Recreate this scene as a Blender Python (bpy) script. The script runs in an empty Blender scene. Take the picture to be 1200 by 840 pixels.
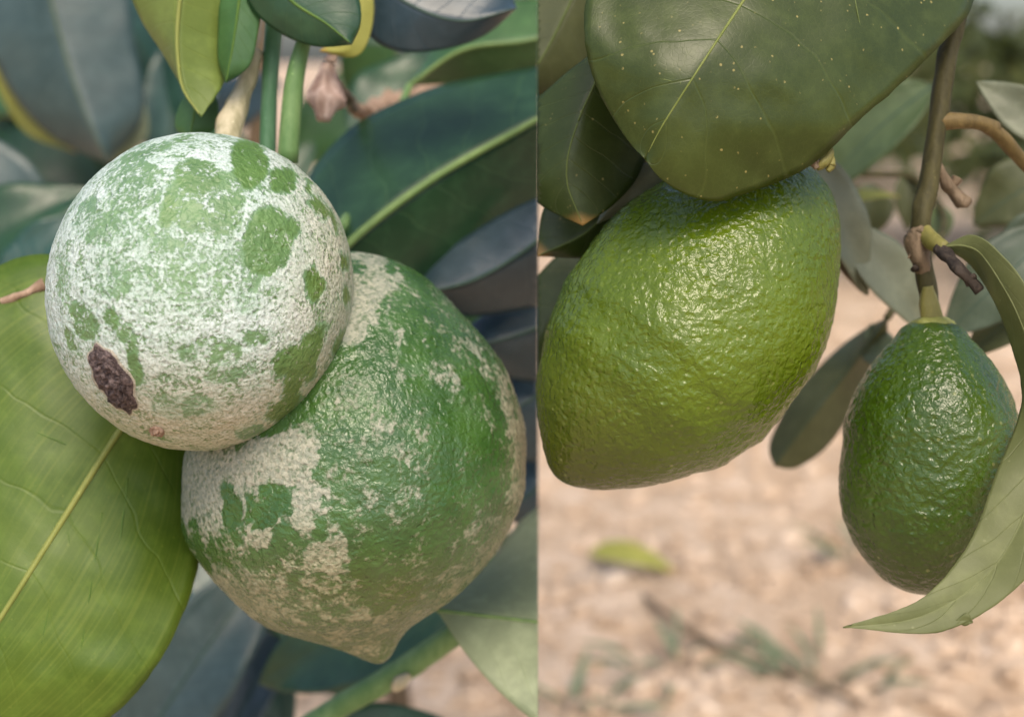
import bpy, bmesh, math, random
import numpy as np
from mathutils import Vector, noise
from mathutils.bvhtree import BVHTree

random.seed(7)
S = bpy.context.scene
C = S.collection

# ------------------------------------------------------------------ camera
FPX, CX, CY = 1500.0, 630.5, 420.0          # pixels of the 1200 px wide photograph
CAM_H, PITCH = 0.50, math.radians(13)
FOCUS = 0.268
cam = bpy.data.cameras.new('camera'); camo = bpy.data.objects.new('camera', cam); C.objects.link(camo)
camo.location = (0, 0, CAM_H); camo.rotation_euler = (math.pi/2 - PITCH, 0, 0)
cam.sensor_width = 36; cam.lens = 36*FPX/1200
cam.shift_x = (600 - CX)/1200
cam.clip_start = 0.01; cam.clip_end = 2000
cam.dof.use_dof = True; cam.dof.focus_distance = FOCUS; cam.dof.aperture_fstop = 10.5
S.camera = camo
# ------------------------------------------------------------------ sky and sun
SUN_EL, SUN_AZ = math.radians(58), math.radians(12)   # high, behind the camera, slightly to the right
w = bpy.data.worlds.new('World'); S.world = w; w.use_nodes = True
nt = w.node_tree; bg = nt.nodes['Background']
sky = nt.nodes.new('ShaderNodeTexSky'); sky.sky_type = 'NISHITA'; sky.sun_disc = False
sky.sun_elevation = SUN_EL; sky.sun_rotation = math.pi + SUN_AZ*-1
sky.air_density = 1.0; sky.dust_density = 3.5; sky.ozone_density = 1.0
nt.links.new(sky.outputs[0], bg.inputs[0]); bg.inputs[1].default_value = 0.15
sl = bpy.data.lights.new('sun', 'SUN'); sun = bpy.data.objects.new('sun', sl); C.objects.link(sun)
sl.energy = 1.5; sl.angle = math.radians(28); sl.color = (1.0, 0.86, 0.66)
sdir = Vector((math.sin(SUN_AZ)*math.cos(SUN_EL), -math.cos(SUN_AZ)*math.cos(SUN_EL), math.sin(SUN_EL)))
sun.rotation_euler = sdir.to_track_quat('Z', 'Y').to_euler()
S.view_settings.view_transform = 'Standard'; S.view_settings.look = 'None'
S.view_settings.gamma = 1; S.view_settings.exposure = 0.68
try: S.view_settings.use_curve_mapping = False
except Exception: pass

# ------------------------------------------------------------------ helpers
cp, sp_ = math.cos(PITCH), math.sin(PITCH)
FWD = Vector((0, cp, -sp_)); UP = Vector((0, sp_, cp)); RT = Vector((1, 0, 0)); CAMP = Vector((0, 0, CAM_H))
def P(px, py, d):
    return CAMP + RT*((px-CX)/FPX*d) + UP*((CY-py)/FPX*d) + FWD*d
def on_ground(px, py, z=0.0):
    v = RT*((px-CX)/FPX) + UP*((CY-py)/FPX) + FWD
    return CAMP + v*((z-CAM_H)/v.z)
def PIX(p):
    q = p - CAMP; d = q.dot(FWD)
    return CX + q.dot(RT)/d*FPX, CY - q.dot(UP)/d*FPX, d

WORLD = {}
def link(name, me, origin, mat=None, parent=None, smooth=True):
    o = bpy.data.objects.new(name, me); C.objects.link(o)
    if mat and me is not None: me.materials.append(mat)
    if smooth and me is not None:
        me.polygons.foreach_set('use_smooth', [True]*len(me.polygons))
    WORLD[o.name] = Vector(origin)
    if parent is not None:
        o.parent = parent; o.location = Vector(origin) - WORLD[parent.name]
    else: o.location = origin
    return o
def mesh(name, verts, faces, mat, parent=None, origin=None, smooth=True, uv=None, outward=False):
    if origin is None: origin = verts[0]
    origin = Vector(origin)
    me = bpy.data.meshes.new(name)
    me.from_pydata([tuple(Vector(v)-origin) for v in verts], [], faces); me.update()
    if uv is not None:
        l = me.uv_layers.new(name='UVMap'); idx = np.zeros(len(me.loops), dtype=np.int32)
        me.loops.foreach_get('vertex_index', idx); a = np.array(uv, dtype=np.float32)[idx]
        l.data.foreach_set('uv', a.ravel())
    if outward:
        c = sum((v.co for v in me.vertices), Vector())/len(me.vertices)
        if sum((q.center-c).dot(q.normal)*q.area for q in me.polygons) < 0: me.flip_normals()
    return link(name, me, origin, mat, parent, smooth)
def empty(name, loc):
    o = bpy.data.objects.new(name, None); C.objects.link(o); o.location = loc; o.empty_display_size = .01
    WORLD[o.name] = Vector(loc); return o
def tag(o, label=None, cat=None, group=None, kind=None):
    if label: o['label'] = label
    if cat: o['category'] = cat
    if group: o['group'] = group
    if kind: o['kind'] = kind
    return o
def spline(pts, n):
    """Catmull-Rom through tuples, n samples, parameter by chord length"""
    a = np.array(pts, dtype=float)
    if len(a) == 2: a = np.vstack([a[0], (a[0]+a[1])/2, a[1]])
    k = len(a); ch = np.sqrt(((a[1:, :2]-a[:-1, :2])**2).sum(1))+1e-9
    t = np.concatenate([[0], np.cumsum(np.sqrt(ch)*np.sqrt(ch))]); t /= t[-1]
    m = np.zeros_like(a)
    for i in range(k):
        if i == 0: m[i] = (a[1]-a[0])/(t[1]-t[0])
        elif i == k-1: m[i] = (a[-1]-a[-2])/(t[-1]-t[-2])
        else: m[i] = ((a[i]-a[i-1])/(t[i]-t[i-1])*(t[i+1]-t[i]) + (a[i+1]-a[i])/(t[i+1]-t[i])*(t[i]-t[i-1]))/(t[i+1]-t[i-1])
    out = []
    for s in np.linspace(0, 1, n):
        i = min(max(np.searchsorted(t, s)-1, 0), k-2); h = t[i+1]-t[i]; x = (s-t[i])/h
        out.append((2*x**3-3*x**2+1)*a[i]+(x**3-2*x**2+x)*h*m[i]+(-2*x**3+3*x**2)*a[i+1]+(x**3-x**2)*h*m[i+1])
    return np.array(out)

# ------------------------------------------------------------------ materials
class N:
    def __init__(s, name):
        s.m = bpy.data.materials.new(name); s.m.use_nodes = True; s.t = s.m.node_tree
        s.b = s.t.nodes['Principled BSDF']; s.out = s.t.nodes['Material Output']
    def n(s, typ, **kw):
        nd = s.t.nodes.new('ShaderNode'+typ)
        for k, v in kw.items():
            if k.startswith('i_'):
                key = k[2:]; key = int(key) if key.isdigit() else key.replace('_', ' ')
                nd.inputs[key].default_value = v
            else: setattr(nd, k, v)
        return nd
    def l(s, a, b): s.t.links.new(a, b)
    def obj(s):
        if not hasattr(s, '_o'): s._o = s.n('TexCoord').outputs['Object']
        return s._o
    def noise(s, scale, detail=3, rough=.55, vec=None, dist=0):
        nd = s.n('TexNoise', i_Scale=scale, i_Detail=detail, i_Roughness=rough, i_Distortion=dist)
        s.l(vec or s.obj(), nd.inputs['Vector']); return nd.outputs['Fac']
    def ramp(s, fac, stops):
        r = s.n('ValToRGB'); e = r.color_ramp.elements
        while len(e) < len(stops): e.new(.5)
        for el, (p, c) in zip(e, stops):
            el.position = p; el.color = (*c, 1) if len(c) == 3 else c
        s.l(fac, r.inputs[0]); return r.outputs[0]
    def mix(s, fac, a, b, mode='MIX'):
        m = s.n('Mix', data_type='RGBA', blend_type=mode)
        for x, i in ((fac, 0), (a, 6), (b, 7)):
            if hasattr(x, 'links') or hasattr(x, 'is_linked'): s.l(x, m.inputs[i])
            else: m.inputs[i].default_value = x if i == 0 else ((*x, 1) if len(x) == 3 else x)
        return m.outputs[2]
    def math(s, op, a, b=None, clamp=False):
        m = s.n('Math', operation=op, use_clamp=clamp)
        for x, i in ((a, 0), (b, 1)):
            if x is None: continue
            if hasattr(x, 'is_linked'): s.l(x, m.inputs[i])
            else: m.inputs[i].default_value = x
        return m.outputs[0]
    def maprange(s, v, a, b, c=0., d=1.):
        m = s.n('MapRange', interpolation_type='SMOOTHSTEP'); s.l(v, m.inputs[0])
        for i, x in zip((1, 2, 3, 4), (a, b, c, d)): m.inputs[i].default_value = x
        return m.outputs[0]
    def bump(s, h, strength, dist, prev=None):
        b = s.n('Bump', i_Strength=strength, i_Distance=dist); s.l(h, b.inputs['Height'])
        if prev: s.l(prev, b.inputs['Normal'])
        return b.outputs[0]

def leaf_mat(name, dark, light, rough=.45, spec=.5, trans=.25, vein=(.25, .3, .08), vein_amt=.35, nveins=9, spots=0., spot_col=(.45, .38, .15), coat=0., tip=None, streak=0.):
    m = N(name)
    n1 = m.noise(28, 4, .6); n2 = m.noise(190, 3, .6)
    base = m.mix(m.maprange(n1, .3, .7), dark, light)
    base = m.mix(m.math('MULTIPLY', m.maprange(n2, .42, .75), .35), base, tuple(min(1, c*1.5+.01) for c in light))
    uv = m.n('UVMap').outputs[0]; sx = m.n('SeparateXYZ'); m.l(uv, sx.inputs[0])
    av = m.math('ABSOLUTE', m.math('SUBTRACT', m.math('MULTIPLY', sx.outputs[1], 2.), 1.))
    wob = m.math('MULTIPLY', m.noise(45, 2), .10)
    ph = m.math('ADD', m.math('SUBTRACT', sx.outputs[0], m.math('MULTIPLY', av, .16)), wob)
    fr = m.math('FRACT', m.math('MULTIPLY', ph, nveins))
    dv = m.math('ABSOLUTE', m.math('SUBTRACT', fr, .5))
    vm = m.maprange(dv, .0, .035, 1., 0.)
    # fine reticulate venation
    vo = m.n('TexVoronoi', feature='DISTANCE_TO_EDGE', i_Scale=800.); m.l(m.obj(), vo.inputs['Vector'])
    ret = m.maprange(vo.outputs['Distance'], 0, .1, 1., 0.)
    base = m.mix(m.math('MULTIPLY', ret, .05), base, vein)
    base = m.mix(m.math('MULTIPLY', vm, vein_amt), base, vein)
    if streak:
        st = m.n('TexNoise', i_Scale=1., i_Detail=3.); mp = m.n('Mapping'); mp.inputs['Scale'].default_value = (3, 90, 1)
        m.l(uv, mp.inputs[0]); m.l(mp.outputs[0], st.inputs['Vector'])
        base = m.mix(m.math('MULTIPLY', m.maprange(st.outputs['Fac'], .45, .75), streak), base, vein)
    if spots:
        so = m.n('TexVoronoi', feature='F1', i_Scale=620.); m.l(m.obj(), so.inputs['Vector'])
        sm = m.maprange(so.outputs['Distance'], .12, .24, 1., 0.)
        gate = m.maprange(m.noise(420, 2), .55, .66)
        base = m.mix(m.math('MULTIPLY', m.math('MULTIPLY', sm, gate), spots), base, spot_col)
    if tip:
        base = m.mix(m.maprange(m.math('ADD', sx.outputs[0], m.math('MULTIPLY', m.noise(120, 3), .06)), .93, 1.02), base, tip)
    m.l(base, m.b.inputs['Base Color'])
    m.b.inputs['Roughness'].default_value = rough
    m.b.inputs['Specular IOR Level'].default_value = spec
    m.b.inputs['Coat Weight'].default_value = coat; m.b.inputs['Coat Roughness'].default_value = .25
    h = m.math('ADD', m.math('MULTIPLY', n2, .6), m.math('ADD', m.math('MULTIPLY', vm, -.45), m.math('MULTIPLY', ret, -.05)))
    nb = m.bump(h, .45, .0004); m.l(nb, m.b.inputs['Normal'])
    if trans:
        tr = m.n('BsdfTranslucent'); m.l(m.mix(1., base, (1.5, 1.5, .7), 'MULTIPLY'), tr.inputs[0])
        mx = m.n('MixShader', i_0=trans); m.l(m.b.outputs[0], mx.inputs[1]); m.l(tr.outputs[0], mx.inputs[2])
        m.l(mx.outputs[0], m.out.inputs[0])
    return m.m
def bark_mat(name, a, b, rough=.6, scale=300, bump=.5, streak=True):
    m = N(name); mp = m.n('Mapping'); mp.inputs['Scale'].default_value = (1, 1, .25) if streak else (1, 1, 1)
    m.l(m.obj(), mp.inputs[0])
    n1 = m.noise(scale, 4, .65, mp.outputs[0]); n2 = m.noise(scale*3, 3, .6)
    col = m.mix(m.maprange(n1, .35, .68), a, b)
    sp = m.maprange(n2, .66, .74); col = m.mix(m.math('MULTIPLY', sp, .5), col, tuple(min(1, x*2.2) for x in b))
    m.l(col, m.b.inputs['Base Color']); m.b.inputs['Roughness'].default_value = rough; m.b.inputs['Specular IOR Level'].default_value = .3
    m.l(m.bump(m.math('ADD', n1, m.math('MULTIPLY', n2, .5)), bump, .0006), m.b.inputs['Normal'])
    return m.m

def peel_bump(m, scale=620, strength=.75, dist=.00045):
    vo = m.n('TexVoronoi', feature='SMOOTH_F1', i_Scale=scale, i_Smoothness=.4)
    wv = m.n('TexNoise', i_Scale=scale*.35, i_Detail=2.); m.l(m.obj(), wv.inputs['Vector'])
    add = m.n('VectorMath', operation='MULTIPLY_ADD'); m.l(wv.outputs['Color'], add.inputs[0]); add.inputs[1].default_value = (.0016,)*3; m.l(m.obj(), add.inputs[2])
    m.l(add.outputs[0], vo.inputs['Vector'])
    pit = m.maprange(vo.outputs['Distance'], .05, .50)
    fine = m.noise(scale*1.15, 2, .5, dist=.6)
    med = m.noise(scale*.35, 2, .5)
    h = m.math('ADD', m.math('MULTIPLY', pit, .45), m.math('MULTIPLY', fine, 1.5))
    h = m.math('ADD', h, m.math('MULTIPLY', med, .5))
    return m.bump(h, strength, dist), pit, med
def green_lemon_mat(name, dark, light, pale, rough=.34, scale=620, olive=(.12, .11, .02)):
    m = N(name); nb, pit, med = peel_bump(m, scale)
    n1 = m.noise(38, 3, .55)
    col = m.mix(m.maprange(n1, .3, .7), dark, light)
    col = m.mix(m.math('MULTIPLY', m.math('SUBTRACT', 1., pit), .55), col, pale)
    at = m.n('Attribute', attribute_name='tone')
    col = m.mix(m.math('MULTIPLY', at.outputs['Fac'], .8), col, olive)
    sp = m.n('TexVoronoi', feature='F1', i_Scale=210.); m.l(m.obj(), sp.inputs['Vector'])
    col = m.mix(m.math('MULTIPLY', m.maprange(sp.outputs['Distance'], .06, .11, 1., 0.), .35), col, (.30, .30, .10))
    m.l(col, m.b.inputs['Base Color']); m.l(nb, m.b.inputs['Normal'])
    m.b.inputs['Roughness'].default_value = rough; m.b.inputs['Specular IOR Level'].default_value = .5
    m.b.inputs['Subsurface Weight'].default_value = .08; m.b.inputs['Subsurface Radius'].default_value = (.002, .003, .0008)
    m.b.inputs['Subsurface Scale'].default_value = 1.
    return m.m
def scar_mat(name, greens, scars, freq=900, speck=.55, rough=.42, mint=(.24, .38, .25, .5)):
    """scar attribute 0 = green rind, 1 = corky scar; hue attribute 0 = whitish, 1 = tan"""
    m = N(name); nb, pit, med = peel_bump(m, 560, .75, .0005)
    sc = m.n('Attribute', attribute_name='scar').outputs['Fac']; hu = m.n('Attribute', attribute_name='hue').outputs['Fac']
    nf = m.maprange(m.noise(freq, 3, .6), .28, .72); nm = m.maprange(m.noise(freq*.22, 4, .62, dist=.5), .28, .72)
    v = m.math('ADD', sc, m.math('MULTIPLY', m.math('SUBTRACT', nf, .5), speck))
    v = m.math('ADD', v, m.math('MULTIPLY', m.math('SUBTRACT', nm, .5), .65))
    mask = m.maprange(v, .28, .74)
    g = m.mix(m.maprange(m.noise(120, 3), .3, .7), greens[0], greens[1])
    g = m.mix(m.math('MULTIPLY', m.maprange(hu, .3, 1.), .75), g, greens[2])
    s1 = m.mix(m.maprange(nf, .3, .7), scars[0], scars[1]); s2 = m.mix(m.maprange(nf, .3, .7), scars[2], scars[3])
    s = m.mix(hu, s1, s2)
    # pores show as dark pin-pricks through the cork
    pn = m.maprange(m.noise(freq*1.3, 2), .54, .68)
    s = m.mix(m.math('MULTIPLY', pn, .55), s, greens[0])
    col = m.mix(mask, g, s)
    md = m.math('SUBTRACT', 1., m.math('ABSOLUTE', m.math('SUBTRACT', m.math('MULTIPLY', sc, 2.), 1.)), True)
    col = m.mix(m.math('MULTIPLY', md, mint[3]), col, mint[:3])
    m.l(col, m.b.inputs['Base Color'])
    r = m.n('MapRange'); m.l(mask, r.inputs[0]); r.inputs[3].default_value = rough; r.inputs[4].default_value = .62; m.l(r.outputs[0], m.b.inputs['Roughness'])
    nb2 = m.bump(mask, .4, .0003, nb); m.l(m.bump(nf, .25, .0002, nb2), m.b.inputs['Normal'])
    return m.m

# ------------------------------------------------------------------ leaf builders
SEAM_LEFT, SEAM_RIGHT = 'L', 'R'          # the photograph is two views side by side that meet at the plane X = 0
def cut(o, side):
    if not side: return
    bm = bmesh.new(); bm.from_mesh(o.data); off = -WORLD[o.name].x
    bmesh.ops.bisect_plane(bm, geom=bm.verts[:]+bm.edges[:]+bm.faces[:], plane_co=(off, 0, 0), plane_no=(1, 0, 0),
                           clear_outer=(side == 'L'), clear_inner=(side == 'R'))
    bm.to_mesh(o.data); bm.free()
def thicken(o, t=.00035):
    md = o.modifiers.new('thickness', 'SOLIDIFY'); md.thickness = t; md.offset = 0
def vein_tube(name, pts, r0, r1, mat, parent, side=None, n=6):
    o = tube(name, pts, [r0, r1], mat, parent, n=n); cut(o, side); return o
def tube(name, pts, radii, mat, parent=None, n=10, bumps=0., res=None, seed=0., cap=True):
    """tube through world points, radii interpolated along it"""
    a = spline([tuple(p) for p in pts], res or max(8, len(pts)*5))
    rr = np.interp(np.linspace(0, 1, len(a)), np.linspace(0, 1, len(radii)), radii)
    V, F = [], []; ref = Vector((.31, .17, .93))
    for i, p in enumerate(a):
        t = Vector(a[min(i+1, len(a)-1)]-a[max(i-1, 0)]).normalized()
        e1 = t.cross(ref); e1 = (e1 if e1.length > .05 else t.cross(Vector((1, 0, 0)))).normalized(); e2 = t.cross(e1)
        for k in range(n):
            q = 2*math.pi*k/n; dirv = e1*math.cos(q)+e2*math.sin(q)
            r = rr[i]*(1+bumps*noise.noise(Vector((p[0]*160+seed, p[1]*160, p[2]*160))+dirv*1.3))
            V.append(Vector(p)+dirv*r)
    for i in range(len(a)-1):
        for k in range(n): F.append((i*n+k, i*n+(k+1) % n, (i+1)*n+(k+1) % n, (i+1)*n+k))
    if cap: F.append(tuple(range(n))[::-1]); F.append(tuple((len(a)-1)*n+k for k in range(n)))
    return mesh(name, V, F, mat, parent, origin=a[0], outward=True)
def traced_leaf(name, M, L, R, mat, parent=None, vein_mat=None, vein_r=.0007, side=None, nu=56, nv=9, wave=.0012, puff=.02, edge=.0, seed=0., side_veins=0, thick=.00035, sv_span=.85):
    """M, L, R: midrib and both margins as (px, py, distance) from base to tip"""
    A = [spline(x, nu) for x in (M, L, R)]
    V, F, UV = [], [], []
    cols = list(np.linspace(-1, 1, 2*nv+1))
    grid = []
    for i in range(nu):
        m, l, r = A[0][i], A[1][i], A[2][i]; row = []
        for s in cols:
            e = l if s < 0 else r; q = abs(s); p = m*(1-q)+e*q
            wd = math.hypot(e[0]-m[0], e[1]-m[1])/FPX*m[2]
            p = p.copy(); p[2] -= puff*4*q*(1-q)*wd
            nz = noise.noise(Vector((p[0]*.012+seed, p[1]*.012, seed*.7)))+.5*noise.noise(Vector((p[0]*.03+seed, p[1]*.03, 3+seed)))
            p[2] += wave*nz*(.3+.7*q)
            if q == 1 and edge and 0 < i < nu-1:
                k = noise.noise(Vector((i*.55+seed, s*3, 1.7)))*edge; p[0] += k; p[1] += k*.7
            row.append(P(*p)); UV.append((i/(nu-1), s*.5+.5))
        grid.append(row); V += row
    nc = len(cols)
    for i in range(nu-1):
        for j in range(nc-1): F.append((i*nc+j, i*nc+j+1, (i+1)*nc+j+1, (i+1)*nc+j))
    o = mesh(name, V, F, mat, parent, origin=V[nv], uv=UV); cut(o, side); thicken(o, thick)
    if vein_mat:
        mid = [grid[i][nv]-FWD*.0001 for i in range(0, nu, 3)]
        vo = tube('midrib', mid, [vein_r, vein_r*.8, vein_r*.35], vein_mat, o, n=7, res=nu); cut(vo, side)
        for k in range(side_veins):
            for sgn in (-1, 1):
                i0 = int(nu*(.08+.8*k/side_veins)); pts = []
                for q in np.linspace(.02, sv_span, 7):
                    i = min(nu-2, int(i0+q*nu*.13)); j = nv+sgn*int(round(q*nv)); pts.append(grid[i][j]-FWD*.00004)
                vv = tube('side_vein', pts, [vein_r*.4, vein_r*.16], vein_mat, o, n=5); cut(vv, side)
    return o
def plain_leaf(name, base, tip, width, mat, parent=None, face=None, droop=.12, fold=.25, vein_mat=None, side=None, nu=18, nv=3, seed=None, petiole=None):
    """base, tip world points; face = direction the upper side looks to"""
    base, tip = Vector(base), Vector(tip); ax = tip-base; Ln = ax.length; ax.normalize()
    face = Vector(face) if face is not None else Vector((0, -.7, .7))
    lat = ax.cross(face).normalized(); nor = lat.cross(ax).normalized()
    if seed is None: seed = random.uniform(0, 50)
    V, F, UV = [], [], []; cols = np.linspace(-1, 1, 2*nv+1); mid = []
    for i in range(nu):
        t = i/(nu-1); wv = width*.5*(math.sin(math.pi*t**.85)**.8)*(1-.15*t)+.0003*(1-t)
        c = base+ax*(Ln*t)+nor*(droop*Ln*(math.sin(math.pi*t)*.8-.25*t)); mid.append(c)
        for s in cols:
            z = fold*wv*abs(s)**1.3+.10*width*noise.noise(Vector((t*4+seed, s*1.4, seed*.3)))*abs(s)
            V.append(c+lat*(wv*s)+nor*z); UV.append((t, s*.5+.5))
    nc = len(cols)
    for i in range(nu-1):
        for j in range(nc-1): F.append((i*nc+j, i*nc+j+1, (i+1)*nc+j+1, (i+1)*nc+j))
    o = mesh(name, V, F, mat, parent, origin=base, uv=UV); cut(o, side); thicken(o)
    if vein_mat:
        vo = tube('midrib', [p+nor*.0001 for p in mid[::2]], [width*.016, width*.006], vein_mat, o, n=6); cut(vo, side)
    return o

# ------------------------------------------------------------------ lemon builder
def lemon_mesh(rows, mat, parent, seed=0., na=260, nr=300, lump=.012, tilt=0., attrs=None, name='rind'):
    """rows: (px, py, d, radius px) along the axis from stalk to tip"""
    r = np.array(rows, dtype=float); s = np.concatenate([[0], np.cumsum(np.hypot(np.diff(r[:, 0]), np.diff(r[:, 1])))+np.cumsum(np.abs(np.diff(r[:, 2])))*FPX/.29*.6])
    s /= s[-1]
    u = np.linspace(0, 1, na); u = .5-.5*np.cos(np.pi*u)                         # denser at the poles
    def pchip(x, y, xi):
        h = np.diff(x); dl = np.diff(y)/h; m = np.zeros_like(y)
        for i in range(1, len(x)-1):
            if dl[i-1]*dl[i] > 0:
                w1 = 2*h[i]+h[i-1]; w2 = h[i]+2*h[i-1]; m[i] = (w1+w2)/(w1/dl[i-1]+w2/dl[i])
        m[0] = dl[0]; m[-1] = dl[-1]
        k = np.clip(np.searchsorted(x, xi)-1, 0, len(x)-2); q = (xi-x[k])/h[k]
        return (2*q**3-3*q**2+1)*y[k]+(q**3-2*q**2+q)*h[k]*m[k]+(-2*q**3+3*q**2)*y[k+1]+(q**3-q**2)*h[k]*m[k+1]
    cxs, cys, cds = (pchip(s, r[:, i], u) for i in range(3)); rad = np.sqrt(np.maximum(pchip(s, r[:, 3]**2, u), 0))
    V, F = [], []
    a0, a1 = P(*r[0, :3]), P(*r[-1, :3]); axis = (a1-a0).normalized()
    e1 = axis.cross(-FWD)
    e1 = e1.normalized() if e1.length > 1e-3 else RT; e2 = axis.cross(e1).normalized()
    for i in range(na):
        c = P(cxs[i], cys[i], cds[i]); rr = rad[i]*cds[i]/FPX
        for k in range(nr):
            q = 2*math.pi*k/nr; dv = e1*math.cos(q)+e2*math.sin(q)
            p = c+dv*rr
            f = Vector((p.x*45+seed, p.y*45, p.z*45)); g = p*230; h = p*620
            ds = lump*(noise.noise(f)*.026+noise.noise(g)*.0035+noise.noise(h)*.0045)*min(1, rr/.008)
            V.append(p+dv*ds*1.0)
    for i in range(na-1):
        for k in range(nr): F.append((i*nr+k, i*nr+(k+1) % nr, (i+1)*nr+(k+1) % nr, (i+1)*nr+k))
    o = mesh(name, V, F, mat, parent, origin=P(*np.mean(r[:, :3], axis=0)), outward=True)
    if attrs:
        W = WORLD[o.name]
        pix = np.array([PIX(v) for v in V]); mean_d = pix[:, 2].mean()
        for nm, fn in attrs.items():
            a = o.data.attributes.new(nm, 'FLOAT', 'POINT')
            a.data.foreach_set('value', np.clip(fn(pix, V, mean_d), 0, 1).astype(np.float32))
    return o, V, F
def blob_field(pix, V, blobs, warp=5.):
    """soft ellipses (px, py, rx, ry, angle deg, value) on the side that faces the camera"""
    nx = np.array([noise.noise(v*260) + .6*noise.noise(v*700) for v in V])*warp; ny = np.array([noise.noise(v*260+Vector((9, 3, 1))) + .6*noise.noise(v*700+Vector((2, 8, 5))) for v in V])*warp
    x, y = pix[:, 0]+nx, pix[:, 1]+ny; out = []
    for (cx, cy, rx, ry, an, val) in blobs:
        c, s = math.cos(math.radians(an)), math.sin(math.radians(an))
        dx, dy = x-cx, y-cy; a, b = (dx*c+dy*s)/rx, (-dx*s+dy*c)/ry
        q = np.sqrt(a*a+b*b); edge = np.clip((1.0-q)*min(rx, ry)/5.0+.55, 0, 1); edge = edge*edge*(3-2*edge)
        out.append((edge, val))
    return out
def surface_hit(bvh, px, py):
    v = (P(px, py, 1)-CAMP).normalized(); loc, nor, i, d = bvh.ray_cast(CAMP, v)
    if nor is not None and nor.dot(v) > 0: nor = -nor
    return loc, nor

# ================================================================== SETTING
gm = N('soil'); 
n1 = gm.noise(1.6, 5, .6); n2 = gm.noise(14, 5, .65); n3 = gm.noise(70, 4, .6)
gc = gm.mix(gm.maprange(n1, .35, .68), (.46, .335, .225), (.63, .485, .35))
gc = gm.mix(gm.math('MULTIPLY', gm.maprange(n2, .45, .68), .75), gc, (.74, .59, .45))
gc = gm.mix(gm.math('MULTIPLY', gm.maprange(n2, .48, .30), .65), gc, (.33, .22, .135))
gc = gm.mix(gm.math('MULTIPLY', gm.maprange(n3, .55, .75), .6), gc, (.24, .16, .11))
gm.l(gc, gm.b.inputs['Base Color']); gm.b.inputs['Roughness'].default_value = .95; gm.b.inputs['Specular IOR Level'].default_value = .1
gm.l(gm.bump(gm.math('ADD', n2, gm.math('MULTIPLY', n3, .5)), .8, .03), gm.b.inputs['Normal'])
SOIL = gm.m
def gz(x, y):
    r = math.hypot(x, y-1.5)
    return (.020*noise.noise(Vector((x*2.2, y*2.2, 0)))+.012*noise.noise(Vector((x*9, y*9, 4)))+.005*noise.noise(Vector((x*30, y*30, 7))))*max(.0, 1-r/60)
ax = np.concatenate([-np.geomspace(400, 2.6, 30), np.linspace(-2.5, 2.5, 170), np.geomspace(2.6, 400, 30)])
V = [(x, y+1.6, gz(x, y+1.6)) for y in ax for x in ax]; k = len(ax)
F = [(j*k+i, j*k+i+1, (j+1)*k+i+1, (j+1)*k+i) for j in range(k-1) for i in range(k-1)]
tag(mesh('ground', V, F, SOIL, origin=(0, 0, 0)), kind='structure')
# clods, one mesh of loose crumbs nobody could count
cm = N('clod'); cn = cm.noise(20, 3)
cm.l(cm.ramp(cn, [(.25, (.31, .21, .13)), (.5, (.54, .40, .28)), (.75, (.75, .61, .47))]), cm.b.inputs['Base Color']); cm.b.inputs['Roughness'].default_value = .95
cm.b.inputs['Specular IOR Level'].default_value = .1
ico = bmesh.new(); bmesh.ops.create_icosphere(ico, subdivisions=1, radius=1); iv = [v.co.copy() for v in ico.verts]; iF = [[v.index for v in f.verts] for f in ico.faces]; ico.free()
V, F = [], []
rc = random.Random(3)
for _ in range(9000):
    y = 0.7+3.2*rc.random()**1.6; x = rc.uniform(-.25, .62)*y*1.1
    s = .003+.011*rc.random()**3; off = len(V); z = gz(x, y); sd = rc.random()*90
    ex, ey, ez = rc.uniform(.7, 1.5), rc.uniform(.7, 1.5), rc.uniform(.4, .8)
    for v in iv:
        q = 1+.35*noise.noise(v*1.7+Vector((sd, 0, 0))); V.append((x+v.x*s*ex*q, y+v.y*s*ey*q, z+s*.2+v.z*s*ez*q))
    F += [[a+off for a in f] for f in iF]
tag(mesh('soil_clods', V, F, cm.m, origin=(0, 1, 0)), 'loose pale crumbs of dry soil scattered over the bare ground', 'soil', kind='stuff')

# ================================================================== MATERIALS
M = {}  # leaf base colours also carry the cooler left and warmer right light
M['bright'] = leaf_mat('leaf_bright', (.070, .135, .010), (.110, .175, .016), .42, .45, .30, (.24, .30, .05), .03, 8, spots=.25, spot_col=(.3, .34, .06), streak=.35)
M['yellowgreen'] = leaf_mat('leaf_yellow_green', (.13, .19, .03), (.19, .25, .05), .45, .4, .3, (.34, .40, .10), .15)
M['deep'] = leaf_mat('leaf_deep', (.012, .045, .018), (.025, .075, .028), .36, .55, .15, (.06, .13, .04), .3)
M['teal'] = leaf_mat('leaf_teal', (.012, .045, .035), (.030, .085, .065), .36, .6, .12, (.06, .13, .09), .3)
M['navy'] = leaf_mat('leaf_navy', (.016, .035, .045), (.030, .055, .070), .34, .6, .08, (.04, .07, .08), .3)  # blue of the reflected sky is put into the base colour
M['bluegrey'] = leaf_mat('leaf_bluegrey', (.026, .055, .052), (.050, .085, .080), .4, .6, .12, (.10, .15, .12), .3)
M['mid'] = leaf_mat('leaf_mid', (.035, .10, .025), (.06, .15, .04), .42, .5, .2, (.12, .20, .06), .3)
M['paleolive'] = leaf_mat('leaf_pale_olive', (.22, .26, .15), (.31, .35, .21), .5, .4, .2, (.28, .34, .18), .2, spots=.3, spot_col=(.4, .45, .3))
M['rtop'] = leaf_mat('leaf_right_top', (.028, .044, .003), (.045, .064, .007), .36, .4, .12, (.13, .17, .035), .12, 7, spots=.75, spot_col=(.36, .30, .10))
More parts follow.
